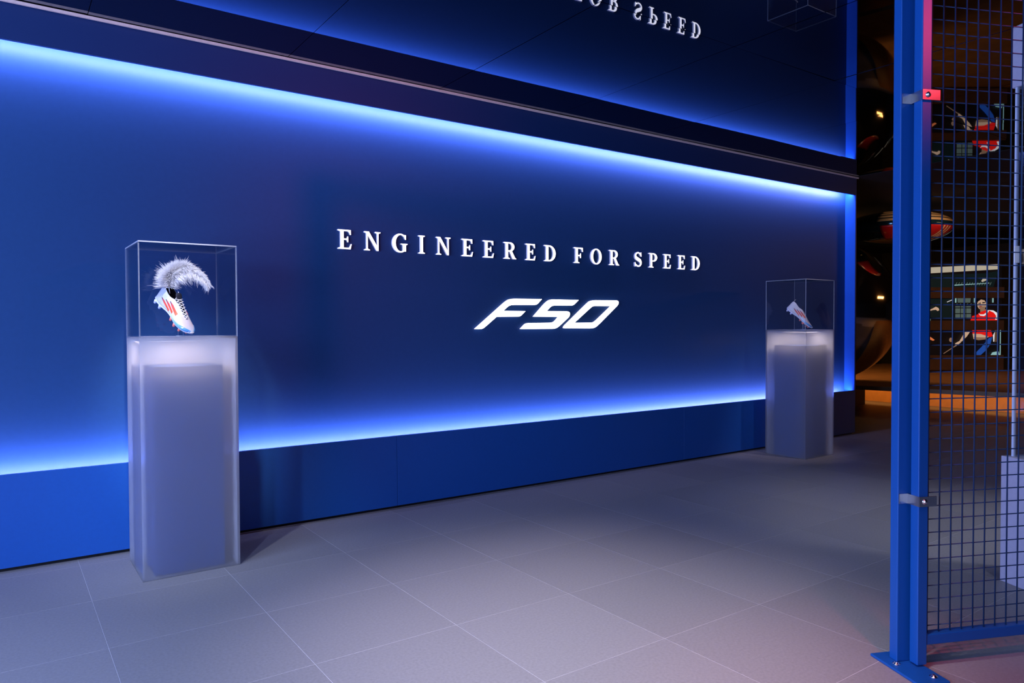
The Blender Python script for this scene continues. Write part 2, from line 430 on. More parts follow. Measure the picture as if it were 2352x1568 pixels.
GL['N'] = [[(0, 0), (.34, 0), (.34, .05), (.25, .07), (.215, .11), (.215, .80), (.76, 0), (.875, 0), (.875, .89), (.91, .93), (1, .95), (1, 1), (.66, 1), (.66, .95), (.75, .93), (.79, .89), (.79, .25), (.285, 1), (0, 1), (0, .95), (.08, .93), (.13, .89), (.13, .11), (.09, .07), (0, .05)]]
GL['D'] = [[(0, 0)] + [(.42, 0)] + arc(.42, .5, .58, .5, -90, 90, 22) + [(0, 1), (0, .95), (.11, .93), (.16, .89), (.16, .11), (.11, .07), (0, .05)],
           [(.36, .08)] + arc(.42, .5, .35, .42, -88, 88, 20) + [(.36, .92)]]
GL['O'] = [arc(.5, .5, .5, .515, 0, 350, 35), arc(.5, .5, .285, .44, 0, 350, 35)]
GL['P'] = [[(0, 0), (.55, 0), (.55, .05), (.43, .07), (.40, .11), (.40, .42), (.55, .42)] + arc(.55, .71, .45, .29, -90, 90, 16) + [(0, 1), (0, .95), (.13, .93), (.18, .89), (.18, .11), (.13, .07), (0, .05)],
           [(.40, .495)] + arc(.50, .71, .25, .215, -88, 88, 14) + [(.40, .925)]]
GL['R'] = [[(0, 0), (.48, 0), (.48, .05), (.37, .07), (.34, .11), (.34, .44), (.46, .44), (.72, .0), (1.0, 0), (1.0, .05), (.92, .07), (.66, .475)] + arc(.50, .73, .36, .27, -58, 90, 14) + [(0, 1), (0, .95), (.11, .93), (.15, .89), (.15, .11), (.11, .07), (0, .05)],
           [(.34, .515)] + arc(.44, .72, .21, .205, -88, 88, 14) + [(.34, .925)]]
GL['G'] = [arc(.52, .5, .52, .515, 62, 300, 30) + [(.90, .06), (.90, .38), (.93, .42), (1.0, .44), (1.0, .48), (.56, .48), (.56, .44), (.66, .42), (.69, .38), (.69, .12)] + arc(.55, .5, .32, .44, 296, 66, 24) + [(.76, .86), (.84, .70), (.90, .70), (.90, .95)]]
def s_glyph():
    cl = []
    for k in range(31):
        t = k/30
        a = math.radians(40+t*230) if t < 0.5 else None
        cl.append(t)
    top = arc(.48, .745, .315, .215, 30, 250, 16); bot = arc(.51, .255, .33, .215, 68, -150, 16)
    c = top+bot; L = []; Rr = []
    n = len(c)
    for i, p in enumerate(c):
        a = Vector(c[max(0, i-1)]); b = Vector(c[min(n-1, i+1)]); d = (b-a).normalized(); nn = Vector((-d.y, d.x))
        t = i/(n-1); wd = 0.045+0.075*math.exp(-((t-0.5)/0.17)**2)
        L.append((p[0]+nn.x*wd*1.25, p[1]+nn.y*wd)); Rr.append((p[0]-nn.x*wd*1.25, p[1]-nn.y*wd))
    loop = [(.86, 1.0), (.80, .97)] + [q for q in L] if False else None
    start = [(.90, .72), (.90, .99), (.84, .99), (.80, .93)]
    end = [(.08, .30), (.08, .02), (.14, .02), (.18, .07)]
    # one closed outline: outer top side, inner, with two beak serifs
    A = Rr if Rr[0][1] > L[0][1] else L
    B = L if A is Rr else Rr
    return [A + [(.14, .07), (.14, .02), (.08, .02), (.06, .30), (.13, .30)] + B[::-1][1:] + [(.83, .70), (.90, .70), (.88, .99), (.82, .99), (.80, .93)]]
GL['S'] = s_glyph()

text = [('E',1.852,1.946),('N',2.038,2.157),('G',2.245,2.363),('I',2.450,2.500),('N',2.593,2.712),('E',2.807,2.905),('E',2.995,3.092),('R',3.185,3.300),('E',3.391,3.489),('D',3.577,3.692),('F',3.885,3.982),('O',4.069,4.190),('R',4.277,4.392),('S',4.574,4.671),('P',4.755,4.859),('E',4.941,5.038),('E',5.130,5.230),('D',5.318,5.431)]
sign = empty('wall_lettering', (1.85, 4.61, 1.763), 'glowing white serif slogan letters spread across the blue wall', 'sign')
letter_cache = {}
LH = 0.128
WID = {'E': .097, 'N': .119, 'G': .118, 'I': .05, 'R': .115, 'D': .115, 'F': .097, 'O': .121, 'S': .097, 'P': .104}
for ch, a, b in text:
    if ch not in letter_cache:
        wd = WID[ch]
        letter_cache[ch] = outline_mesh('letter', [[(x*wd, z*LH) for x, z in lp] for lp in GL[ch]], 0.016)
        letter_cache[ch].materials.append(M['glow']); letter_cache[ch].materials.append(M['return'])
        for p in letter_cache[ch].polygons: p.material_index = 0 if p.normal.y < -0.9 else 1
    o = link('letter', letter_cache[ch], None, sign, (a-1.85+((b-a)-WID[ch])/2, 0.01, 0))
    o['label'] = 'white capital letter ' + ch

FO = rounded([(2.917,1.224),(3.205,1.440),(3.245,1.457),(3.548,1.459),(3.495,1.412),(3.255,1.409),(3.222,1.400),(3.174,1.362),(3.385,1.362),(3.333,1.319),(3.112,1.317),(3.003,1.237),(2.979,1.224)],
             [.004,.05,.05,.004,.02,.03,.02,.002,.004,.02,.002,.02,.02])
FI = rounded([(3.466,1.319),(3.583,1.427),(3.630,1.458),(3.931,1.458),(3.872,1.412),(3.672,1.410),(3.640,1.403),(3.596,1.364),(3.780,1.364),(3.836,1.362),(3.836,1.325),(3.736,1.251),(3.690,1.222),(3.338,1.222),(3.393,1.268),(3.650,1.271),(3.680,1.280),(3.722,1.319)],
             [.004,.03,.03,.004,.02,.03,.02,.002,.03,.03,.02,.03,.04,.004,.02,.02,.02,.003])
ZO = rounded([(3.772,1.226),(3.780,1.244),(4.024,1.429),(4.068,1.459),(4.380,1.462),(4.382,1.428),(4.144,1.249),(4.100,1.223)], [.012,.02,.04,.05,.03,.03,.04,.05])
ZI = rounded([(3.884,1.270),(4.066,1.398),(4.090,1.411),(4.298,1.412),(4.120,1.284),(4.090,1.271)], [.003,.03,.03,.003,.03,.03])
logo = empty('wall_logo', (2.917, 4.605, 1.222), 'large glowing white slanted F50 logo below the slogan on the blue wall', 'sign')
for nm, lps in (('letter', [FO]), ('numeral', [FI]), ('numeral', [ZO, ZI])):
    me = outline_mesh(nm, [[(x-2.917, z-1.222) for x, z in lp] for lp in lps], 0.02)
    link(nm, me, [M['glow_logo'], M['return_logo']], logo, (0, 0.012, 0))
    for p in me.polygons: p.material_index = 0 if p.normal.y < -0.9 else 1

# ------------------------------------------------------------------ pedestals with acrylic cases
PW, PD, PH, CH = 0.462, 0.43, 1.2, 0.47
def shell_panel(name, x0, x1, y0, y1, z0, z1, n, parent, inner='clear'):
    bm = bmesh.new(); fs = add_box(bm, x0, x1, y0, y1, z0, z1)
    me = tomesh(name, bm)
    o = link(name, me, [M['frosted'], M[inner], M['edge']], parent)
    t = [x1-x0, y1-y0, z1-z0]; thin = t.index(min(t))
    for p in me.polygons:
        if p.normal.dot(Vector(n)) > 0.9: p.material_index = 0
        elif abs(p.normal[thin]) > 0.9: p.material_index = 1
        else: p.material_index = 0
    return o

def pane(name, x0, x1, y0, y1, z0, z1, parent):
    bm = bmesh.new(); add_box(bm, x0, x1, y0, y1, z0, z1)
    me = tomesh(name, bm); o = link(name, me, [M['acrylic'], M['edge']], parent)
    t = [x1-x0, y1-y0, z1-z0]; thin = t.index(min(t))
    for p in me.polygons: p.material_index = 0 if abs(p.normal[thin]) > 0.9 else 1
    return o

def make_pedestal(loc, label):
    p = empty('pedestal', loc, label, 'pedestal', 'frosted display pedestals')
    a, b, t = PW/2, PD/2, 0.01
    shell_panel('shell_panel', -a, a, -b, -b+t, 0, PH-t, (0, -1, 0), p)
    shell_panel('shell_panel', -a, a, b-t, b, 0, PH-t, (0, 1, 0), p, 'bounce_lined')
    shell_panel('shell_panel', -a, -a+t, -b+t, b-t, 0, PH-t, (-1, 0, 0), p)
    shell_panel('shell_panel', a-t, a, -b+t, b-t, 0, PH-t, (1, 0, 0), p, 'bounce_lined')
    shell_panel('top_panel', -a, a, -b, b, PH-t, PH, (0, 0, 1), p)
    box('inner_core', -0.168, 0.168, -0.155, 0.155, 0.0, 1.05, M['core'], p, 0.004)
    l = bpy.data.lights.new('pedestal_puck', 'AREA'); l.shape = 'DISK'; l.size = 0.28; l.energy = 1.5; l.color = (1.0, 0.80, 0.74)
    lo = bpy.data.objects.new('puck_light', l); COL.objects.link(lo); lo.parent = p; lo.location = (-0.05, -0.04, 1.18)
    return p

def make_case(loc, label):
    c = empty('display_case', loc, label, 'display case', 'clear acrylic display cases')
    a, b, t = PW/2, PD/2, 0.006
    pane('pane', -a, a, -b, -b+t, 0, CH-t, c); pane('pane', -a, a, b-t, b, 0, CH-t, c)
    pane('pane', -a, -a+t, -b+t, b-t, 0, CH-t, c); pane('pane', a-t, a, -b+t, b-t, 0, CH-t, c)
    pane('lid_pane', -a, a, -b, b, CH-t, CH, c)
    return c
P1, P2 = Vector((0.795, 4.152, 0)), Vector((6.315, 4.137, 0))
make_pedestal(P1, 'frosted white pedestal in the foreground under the feathered boot')
make_pedestal(P2, 'frosted pedestal with blue core at the far end of the wall')
make_case(P1+Vector((0, 0, PH)), 'clear acrylic case enclosing the boot with the feather')
make_case(P2+Vector((0, 0, PH)), 'clear acrylic case over the boot without a feather')

# ------------------------------------------------------------------ football boots
ST = [(-.139, .010, .022, .080, .008), (-.133, .024, .008, .092, .017), (-.112, .033, .002, .094, .026), (-.082, .035, .003, .084, .030), (-.052, .034, .007, .078, .028),
      (-.032, .034, .010, .086, .019), (-.005, .037, .011, .078, .012), (.025, .042, .009, .066, .010), (.050, .046, .005, .055, .007),
      (.068, .047, .004, .048, .0), (.093, .045, .005, .041, 0), (.116, .037, .009, .034, 0), (.133, .023, .015, .029, 0), (.142, .008, .019, .026, 0)]
def half_profile(s):
    x, wd, zb, zt, g = s; h = zt-zb
    return [(g, zt), (g+(wd-g)*.60, zt-.13*h), (wd*.95, zb+.60*h), (wd, zb+.34*h), (wd*.96, zb+.12*h), (wd*.78, zb), (0, zb)]
def st_at(x):
    for a, b in zip(ST, ST[1:]):
        if a[0] <= x <= b[0]:
            t = (x-a[0])/(b[0]-a[0]); return tuple(p+(q-p)*t for p, q in zip(a, b))
    return ST[0] if x < ST[0][0] else ST[-1]
def side_y(x, z):
    hp = half_profile(st_at(x))
    for (ya, za), (yb, zb) in zip(hp, hp[1:]):
        if zb <= z <= za: return yb+(ya-yb)*((z-zb)/max(za-zb, 1e-6))
    return hp[3][0]

def loft(name, stations, m, parent, scale=1.0, sub=2, dz=0):
    bm = bmesh.new(); rings = []
    for s in stations:
        hp = half_profile(s); zc = (s[2]+s[3])/2
        full = [(-y, z) for y, z in hp] + [(y, z) for y, z in hp[::-1][1:]]
        rings.append([bm.verts.new((s[0], y*scale, zc+(z-zc)*scale+dz)) for y, z in full])
    for a, b in zip(rings, rings[1:]):
        for k in range(len(a)-1):
            bm.faces.new((a[k], a[k+1], b[k+1], b[k]))
    bm.faces.new(rings[0]); bm.faces.new(rings[-1][::-1])
    bmesh.ops.remove_doubles(bm, verts=bm.verts[:], dist=1e-5)
    me = tomesh(name, bm, True); o = link(name, me, m, parent)
    sm = o.modifiers.new('sub', 'SUBSURF'); sm.levels = sub; sm.render_levels = sub
    return o

def surface_band(name, samples, m, parent, side, off=0.0012):
    """samples: list of (x, zlow, zhigh) laid on the boot's flank as a thin raised band"""
    bm = bmesh.new(); inner = []; outer = []
    for x, zl, zh in samples:
        ri = []; ro = []
        for k in range(4):
            z = zl+(zh-zl)*k/3; y = side_y(x, z)
            ri.append(bm.verts.new((x, side*(y-.002), z))); ro.append(bm.verts.new((x, side*(y+off), z)))
        inner.append(ri); outer.append(ro)
    n = len(samples)
    for i in range(n-1):
        for k in range(3):
            bm.faces.new((outer[i][k], outer[i+1][k], outer[i+1][k+1], outer[i][k+1]))
            bm.faces.new((inner[i][k], inner[i][k+1], inner[i+1][k+1], inner[i+1][k]))
        bm.faces.new((outer[i][0], inner[i][0], inner[i+1][0], outer[i+1][0])); bm.faces.new((outer[i][3], outer[i+1][3], inner[i+1][3], inner[i][3]))
    for i in (0, n-1):
        bm.faces.new([outer[i][k] for k in range(4)] + [inner[i][k] for k in range(3, -1, -1)])
    return link(name, tomesh(name, bm, False), m, parent)

def make_boot(name, label, laces=True):
    b = empty(name, (0, 0, 0), label, 'boot')
    loft('upper', ST, M['upper'], b)
    loft('lining', [s for s in ST if s[0] < .06], M['lining'], b, 0.93, 1)
    # sole plate
    bm = bmesh.new(); R2 = []
    for x, wd, zb, zt, g in ST:
        R2.append([bm.verts.new((x*1.01, y, z)) for y, z in ((-wd*.86, zb+.007), (-wd*.90, zb+.001), (-wd*.7, zb-.005), (wd*.7, zb-.005), (wd*.90, zb+.001), (wd*.86, zb+.007))])
    for p, q in zip(R2, R2[1:]):
        for k in range(6): bm.faces.new((p[k], p[(k+1) % 6], q[(k+1) % 6], q[k]))
    bm.faces.new(R2[0]); bm.faces.new(R2[-1][::-1])
    sole = link('sole_plate', tomesh('sole_plate', bm, True), M['sole'], b)
    stud_me = lathe_mesh('stud', [(0, -.0135), (.0045, -.0135), (.0055, -.012), (.0085, 0), (.0085, .003), (0, .003)], 12)
    for i, (x, y) in enumerate([(.020, -.030), (.020, .030), (.058, -.036), (.058, .036), (.092, -.030), (.092, .030), (.112, 0), (.05, 0)]):
        s = st_at(x); o = link('stud', stud_me if i else stud_me, None, sole, (x, y, s[2]-.003))
        if not stud_me.materials: stud_me.materials.append(M['stud'])
    heel_me = lathe_mesh('stud', [(0, -.0145), (.005, -.0145), (.006, -.013), (.0095, 0), (.0095, .003), (0, .003)], 12); heel_me.materials.append(M['stud_white'])
    for x, y in ((-.118, -.022), (-.118, .022), (-.078, -.024), (-.078, .024)):
        link('heel_stud', heel_me, None, sole, (x, y, st_at(x)[2]-.003))
    # three flank stripes on both sides
    for side in (-1, 1):
        for k in range(3):
            x0, z0 = -.092+.026*k, .047+.009*k
            sm = []
            for i in range(9):
                t = i/8; x = x0+.078*t; zc = z0-.020*t; hw = .0050*min(1, .25+2.2*t)*min(1, 1.25-.6*max(0, t-.8)*5*.4)
                zc = max(zc, st_at(x)[2]+.012)
                sm.append((x, zc-hw, zc+hw))
            surface_band('stripe', sm, M['stripe'], b, side)
        sm = []
        for i in range(15):
            t = i/14; x = .005+.134*t; s = st_at(x); h = s[3]-s[2]
            sm.append((x, s[2]+.12*h, s[2]+h*(.18+.66*min(1, t*1.1)**1.6)))
        surface_band('toe_band', sm, M['toe'], b, side, .0009)
    # tongue, heel tab, laces
    bm = bmesh.new(); T = []
    for x, z, hw in ((-.050, .112, .016), (-.040, .104, .019), (-.030, .091, .019), (-.005, .078, .016), (.025, .066, .013), (.050, .055, .010), (.062, .050, .006)):
        T.append([bm.verts.new((x, y*hw, z+.001-.004*abs(y)+dz)) for dz in (0, -.003) for y in (-1, -.5, 0, .5, 1)])
    for p, q in zip(T, T[1:]):
        for k in range(4):
            bm.faces.new((p[k], p[k+1], q[k+1], q[k])); bm.faces.new((p[5+k], q[5+k], q[6+k], p[6+k]))
        bm.faces.new((p[0], q[0], q[5], p[5])); bm.faces.new((p[4], p[9], q[9], q[4]))
    bm.faces.new([T[0][k] for k in (0, 5, 6, 7, 8, 9, 4, 3, 2, 1)]); bm.faces.new([T[-1][k] for k in (0, 1, 2, 3, 4, 9, 8, 7, 6, 5)])
    link('tongue', tomesh('tongue', bm, True), M['lining'], b)
    bm = bmesh.new(); add_box(bm, -.1345, -.1295, -.008, .008, .080, .118)
    bmesh.ops.bevel(bm, geom=bm.edges[:], offset=.002, segments=2, affect='EDGES')
    link('heel_tab', tomesh('heel_tab', bm, True), M['upper'], b)
    if laces:
        prev = None
        lx = [-.030+.0145*i for i in range(7)]
        for i, x in enumerate(lx):
            s = st_at(x); g = s[4]+.006; z = s[3]+.001
            x2 = x+.0145; s2 = st_at(x2); g2 = s2[4]+.006; z2 = s2[3]+.001
            for sg in (-1, 1):
                pts = [(x+(x2-x)*t, sg*(g*(1-t)-g2*t), z+(z2-z)*t+.003+.0035*math.sin(math.pi*t)+.0008*sg) for t in (0, .25, .5, .75, 1)]
                link('lace', tube_mesh('lace', pts, .0016, 6), M['lace'], b)
        pts = [(-.03, -.02, .089), (-.045, -.006, .103), (-.060, .008, .108), (-.072, .016, .103)]
        link('lace_end', tube_mesh('lace_end', pts, .0016, 6), M['lace'], b)
    return b

def place_boot(b, toe, heading, tilt):
    T = Vector((math.sin(heading), math.cos(heading), 0))
    x = T*math.cos(tilt) + Vector((0, 0, -1))*math.sin(tilt)
    z = T*math.sin(tilt) + Vector((0, 0, 1))*math.cos(tilt)
    y = z.cross(x)
    R = Matrix((x, y, z)).transposed()
    b.matrix_world = Matrix.Translation(Vector(toe) - R @ (Vector((.142, 0, .018))*1.07)) @ R.to_4x4() @ Matrix.Scale(1.07, 4)
HEAD, TILT = math.radians(146), math.radians(42)
boot1 = make_boot('football_boot', 'white football boot with orange stripes and a feather in its collar')
place_boot(boot1, (0.834, 4.085, 1.216), HEAD, TILT)
boot2 = make_boot('football_boot', 'white football boot without feather in the far case', False)
place_boot(boot2, (6.400, 4.060, 1.216), HEAD, TILT)

def boot_prop(loc, label):
    e = empty('boot_support', loc, label, 'stand', 'boot supports')
    pane('post', -.012, .012, -.003, .003, .004, .05, e); pane('foot', -.02, .02, -.02, .02, 0, .004, e)
boot_prop((0.790, 4.145, 1.2005), 'small clear support under the toe of the feathered boot')
boot_prop((6.350, 4.120, 1.2005), 'small clear support under the far boot')

# feather plume
fz = empty('feather', (0.748, 4.19, 1.44), 'fluffy white curled feather rising from the boot collar', 'feather')
base = Vector((0.748, 4.19, 1.44))
ctrl = [Vector(p) for p in ((.748, 4.19, 1.425), (.744, 4.185, 1.49), (.762, 4.175, 1.532), (.812, 4.165, 1.560), (.868, 4.155, 1.545), (.912, 4.15, 1.512), (.938, 4.145, 1.470))]
def cr(pts, t):
    n = len(pts)-1; i = min(int(t*n), n-1); u = t*n-i
    p0, p1, p2, p3 = pts[max(i-1, 0)], pts[i], pts[i+1], pts[min(i+2, n)]
    return 0.5*((2*p1)+(p2-p0)*u+(2*p0-5*p1+4*p2-p3)*u*u+(3*p1-p0-3*p2+p3)*u**3)
rach = [cr(ctrl, k/24)-base for k in range(25)]
link('quill', tube_mesh('quill', rach, [.0022*(1-k/26)+.0004 for k in range(25)], 6), M['quill'], fz)
bm = bmesh.new(); rnd = random.Random(3)
for i in range(8200):
    t = rnd.random()*.92+.08 if i % 4 else rnd.uniform(.15, .5)
    p = cr(ctrl, t)-base; tg = (cr(ctrl, min(1, t+.02))-cr(ctrl, max(0, t-.02))).normalized()
    nrm = Vector((-tg.z, 0, tg.x))           # outward (up/left) side of the curl
    side = 1 if rnd.random() < .52 else -1
    front = i >= 6500
    Lm = (.078*(1-t)**.85+.008) if side > 0 else (.098*(1-t*.66)+.004)*(1.0 if t > .25 else .7)
    if side > 0 and t > .55: Lm *= .8
    Ln = Lm*rnd.uniform(.55, 1.05)*(1.45 if rnd.random() < .03 else 1)
    d = (nrm*side*rnd.uniform(.6, 1.1)+tg*rnd.uniform(.25, .8)+Vector((0, 1, 0))*rnd.uniform(-1.05, .7)).normalized()
    if front:
        d = (nrm*rnd.uniform(-.55, .75)+tg*rnd.uniform(.2, .7)+Vector((0, -1, 0))*rnd.uniform(.5, 1.1)).normalized(); Ln *= .75
    pts = []; q = p.copy()
    for k in range(5):
        pts.append(q.copy()); d = (d+Vector((rnd.uniform(-.12, .12), rnd.uniform(-.12, .12), -.10 if side > 0 else -.22))).normalized(); q = q+d*Ln/4
    add_tube(bm, pts, [.0010, .0011, .0010, .0008, .0002], 3, False)
o = link('barbs', tomesh('barbs', bm, True), M['feather'], fz); o['kind'] = 'stuff'

# ------------------------------------------------------------------ wire mesh fence panel at the right
FD = Vector((0.9164, -0.4003, 0)); FN = Vector((-0.4003, -0.9164, 0))
FO_ = Vector((2.679, 1.352, 0.0))
fence = empty('mesh_fence', FO_, 'blue steel post and wire mesh panel at the right', 'fence', rotz=math.atan2(FD.y, FD.x))
# local axes: x along the panel, -y toward the viewer
FH = 2.62
def fbox(name, x0, x1, y0, y1, z0, z1, m, bev=.0025, parent=None): return box(name, x0, x1, y0, y1, z0, z1, m, parent or fence, bev)
bp = fbox('base_plate', -.046, .078, -.165, .085, .0, .010, M['blue_metal'], .003)
fbox('post', 0, .062, 0, .040, .010, FH, M['blue_metal'], .003)
fbox('panel_upright', .041, .081, -.053, -.013, .016, FH, M['blue_metal'], .003)
fbox('bottom_rail', .081, 1.06, -.050, -.012, .086, .124, M['blue_metal'], .003)
fbox('top_rail', .081, 1.06, -.050, -.012, FH-.04, FH, M['blue_metal'], .003)
fbox('panel_upright', 1.06, 1.10, -.053, -.013, .016, FH, M['blue_metal'], .003)
bolt_me = lathe_mesh('bolt', [(0, .007), (.005, .0065), (.0085, .004), (.0095, .0), (.014, 0), (.014, -.002), (0, -.002)], 16); bolt_me.materials.append(M['bolt'])
link('bolt', bolt_me, None, bp, (.045, -.125, .012)); link('bolt', bolt_me, None, bp, (-.012, -.012, .012))
SPC = .0488
wv = tube_mesh('wire', [(0, 0, .10), (0, 0, FH-.02)], .0026, 8); wv.materials.append(M['wire'])
for k in range(20):
    x = .097+SPC*k
    if x < 1.058: link('wire', wv, None, fence, (x, -.033, 0))
wh = tube_mesh('wire', [(.078, 0, 0), (1.062, 0, 0)], .0021, 8); wh.materials.append(M['wire'])
z = .148
while z < FH-.05:
    link('wire', wh, None, fence, (0, -.0285, z)); z += SPC
def clamp(z):
    c = fbox('clamp', .0405, .042, -.060, 0.0, z-.018, z+.018, M['steel'], 0)
    bm = bmesh.new()
    add_box(bm, .036, .0405, -.060, .0, z-.018, z+.018); add_box(bm, .036, .108, -.0625, -.058, z-.018, z+.018)
    add_box(bm, .002, .0405, -.0045, -.0005, z-.018, z+.018)
    c.data = tomesh('clamp', bm); c.data.materials.append(M['steel'])
    b = link('bolt', bolt_me, None, c, (.058, -.0645, z)); b.rotation_euler = (math.radians(90), 0, 0); b.scale = (.7, .7, .9)
clamp(2.062); clamp(.612)

# ------------------------------------------------------------------ low vitrine behind the mesh
vit = empty('display_vitrine', (3.972, 1.512, 0), 'tall clear vitrine between grey plinth and grey header behind the mesh', 'display case', rotz=math.atan2(FD.y, FD.x))
box('plinth', 0, .5, -.5, 0, 0, .61, M['gray_box'], vit, .003)
box('header', .03, .5, -.5, 0, 2.375, 2.67, M['gray_box'], vit, .012)
box('header_rod', .24, .26, -.26, -.24, 2.67, 2.9, M['steel'], vit)
g = []
pane('glass_pane', .035, .47, -.47, -.462, .611, 2.374, vit); pane('glass_pane', .035, .47, -.04, -.032, .611, 2.374, vit)
pane('glass_pane', .035, .043, -.462, -.04, .611, 2.374, vit); pane('glass_pane', .462, .47, -.462, -.04, .611, 2.374, vit)
box('corner_post', .028, .036, -.040, -.030, .611, 2.374, mat('vitrine_corner', (.55, .62, .8), .3), vit)
br = box('hinge', .020, .046, -.046, -.0405, 1.54, 1.62, mat('white_bracket', (.85, .85, .85), .4), vit)

# ------------------------------------------------------------------ the dark room beyond: stage, ball, backlit picture
bm = bmesh.new()
edge = [(9.55, 6.35), (9.72, 5.49), (9.905, 4.643), (10.20, 3.643), (10.75, 2.3), (11.4, 1.2), (15.6, 1.2), (15.6, 8.2), (9.55, 8.2)]
lo = [bm.verts.new((x, y, .345)) for x, y in edge]; hi = [bm.verts.new((x, y, .40)) for x, y in edge]
bm.faces.new(hi); bm.faces.new(lo[::-1])
for i in range(len(edge)): bm.faces.new((lo[i], lo[(i+1) % len(edge)], hi[(i+1) % len(edge)], hi[i]))
stage = tag(link('stage_platform', tomesh('stage_platform', bm), M['wood']), 'low brown wooden platform with lit recess below in the dark room', 'platform')
box('riser', 11.62, 15.4, 1.6, 8.0, 0.0, .345, M['amber_riser'], stage)
box('support_block', 10.55, 11.05, 6.1, 6.75, 0.0, .345, M['black'], stage)
area('stage_under_led', (11.2, 4.6, .335), (1, 0, -0.7), 5.0, .05, (1.0, 0.42, 0.10), 14, xaxis=(0, 1, 0))

ball = empty('mirror_ball', (9.83, 6.04, .401), 'huge dark mirror-finish ball behind the end of the blue wall', 'sculpture')
link('ball_shell', lathe_mesh('ball_shell', [(math.sin(math.pi*k/40)*1.0, -math.cos(math.pi*k/40)*1.0) for k in range(41)], 72), M['chrome'], ball, (0, 0, 1.035))
link('base_ring', lathe_mesh('base_ring', [(.22, 0), (.42, 0), (.42, .045), (.36, .06), (.22, .05), (.22, 0)], 40), M['black'], ball)

lens = empty('hanging_saucer', (10.483, 5.368, 2.900), 'dark glossy saucer with red and striped cream bands hanging below the ceiling', 'sculpture')
def ell(name, a, b, c, az0, az1, el0, el1, m, n=36, k=14, thick=0.0):
    bm = bmesh.new(); G = []
    for i in range(k+1):
        el = math.radians(el0+(el1-el0)*i/k); row = []
        for j in range(n+1):
            az = math.radians(az0+(az1-az0)*j/n)
            row.append(bm.verts.new((a*math.cos(el)*math.cos(az), b*math.cos(el)*math.sin(az), c*math.sin(el))))
        G.append(row)
    for i in range(k):
        for j in range(n): bm.faces.new((G[i][j], G[i][j+1], G[i+1][j+1], G[i+1][j]))
    bmesh.ops.remove_doubles(bm, verts=bm.verts[:], dist=1e-5)
    o = link(name, tomesh(name, bm, True), m, lens, (0, 0, -0.298))
    if thick:
        s = o.modifiers.new('solid', 'SOLIDIFY'); s.thickness = thick; s.offset = 1
    return o
ell('saucer_body', .74, .74, .235, 0, 360, -90, 90, M['lens'], 60, 24)
A0 = 205
ell('red_band', .745, .745, .239, A0-12, A0+75, -52, -6, M['red_gloss'], 30, 8, .004)
for q in range(4):
    ell('cream_stripe', .745, .745, .239, A0-15, A0+80, 8+13*q, 17+13*q, M['cream_gloss'], 30, 4, .004)
for q in range(3):
    ell('orange_stripe', .752, .752, .246, A0+64-5*q, A0+66-5*q, -50, -8, M['cream_gloss'], 3, 8, .003)
box('hanger_rod', -.012, .012, -.012, .012, -.06, .0, M['steel'], lens)

# backlit picture: a flat lit screen; its image is built of thin flat pieces in metres on the screen
SD = 13.1; PXM = SD/1674.4
S0 = Vector((0, 0, 1.25)) + (fw*1674.4 + rt*(2213-1176) - up*(815-784))*(SD/1674.4)
ang = math.atan2(r0.y, r0.x)
screen = empty('backlit_picture', (S0.x, S0.y, 0.401), 'backlit picture of a figure in a red shirt, at the back of the dark room', 'screen', rotz=ang)
SZ = S0.z-.401
def P(x, y): return ((x-2213)*PXM, SZ+(815-y)*PXM)
def emat(name, c, s): return mat(name, (0.0, 0.0, 0.0), .6, emit=c, estr=s)
E_ = {'teal': emat('lit_teal', (.0008, .007, .008), 1), 'cream': emat('lit_cream', (.42, .36, .27), 1), 'skin': emat('lit_skin', (.52, .33, .22), 1),
      'skin_d': emat('lit_skin_shade', (.24, .13, .08), 1), 'red': emat('lit_red', (.72, .008, .006), 1), 'white': emat('lit_white', (.75, .72, .74), 1), 'blue': emat('lit_blue', (.01, .06, .30), 1),
      'hair': emat('lit_black', (.001, .001, .002), 1), 'gray': emat('lit_gray', (.07, .10, .09), 1), 'lips': emat('lit_lips', (.28, .06, .05), 1), 'orange': emat('lit_orange', (.65, .16, .05), 1), 'aqua': emat('lit_aqua', (.25, .45, .45), 1), 'brown': emat('lit_brown', (.09, .045, .025), 1)}
box('screen_body', P(2085, 0)[0], P(2300, 0)[0], 0.004, .10, SZ-.02, P(0, 602)[1], M['black'], screen)
layer = [0.0]
def flat(name, pts, m):
    layer[0] += .0006
    me = outline_mesh(name, [[P(*p) for p in pts]], .0005); link(name, me, E_[m], screen, (0, .003-layer[0], 0))
def ellp(cx, cy, rx, ry, n=20): return [(cx+rx*math.cos(2*math.pi*k/n), cy+ry*math.sin(2*math.pi*k/n)) for k in range(n)]
flat('picture_ground', [(2088, 605), (2297, 605), (2297, 815), (2088, 815)], 'hair')
flat('picture_wall', [(2088, 632), (2260, 628), (2292, 622), (2280, 660), (2088, 662)], 'teal')
flat('picture_wall', [(2088, 686), (2190, 686), (2190, 732), (2088, 732)], 'teal')
flat('picture_beam', [(2088, 616), (2292, 607), (2292, 619), (2088, 630)], 'cream')
flat('picture_lamp', [(2252, 645), (2256, 640), (2266, 637), (2268, 640), (2262, 645), (2254, 648)], 'cream')
for k in range(14):
    x = 2192+k*6; flat('picture_hatch', [(x, 655), (x+2, 655), (x+5, 649), (x+4, 648)], 'gray')
flat('picture_shelf', [(2190, 654), (2270, 650), (2270, 651), (2190, 656)], 'aqua')
for k in range(6):
    x = 2192+k*8; flat('picture_hatch', [(x, 701), (x+2, 701), (x+6, 697), (x+4, 697)], 'gray')
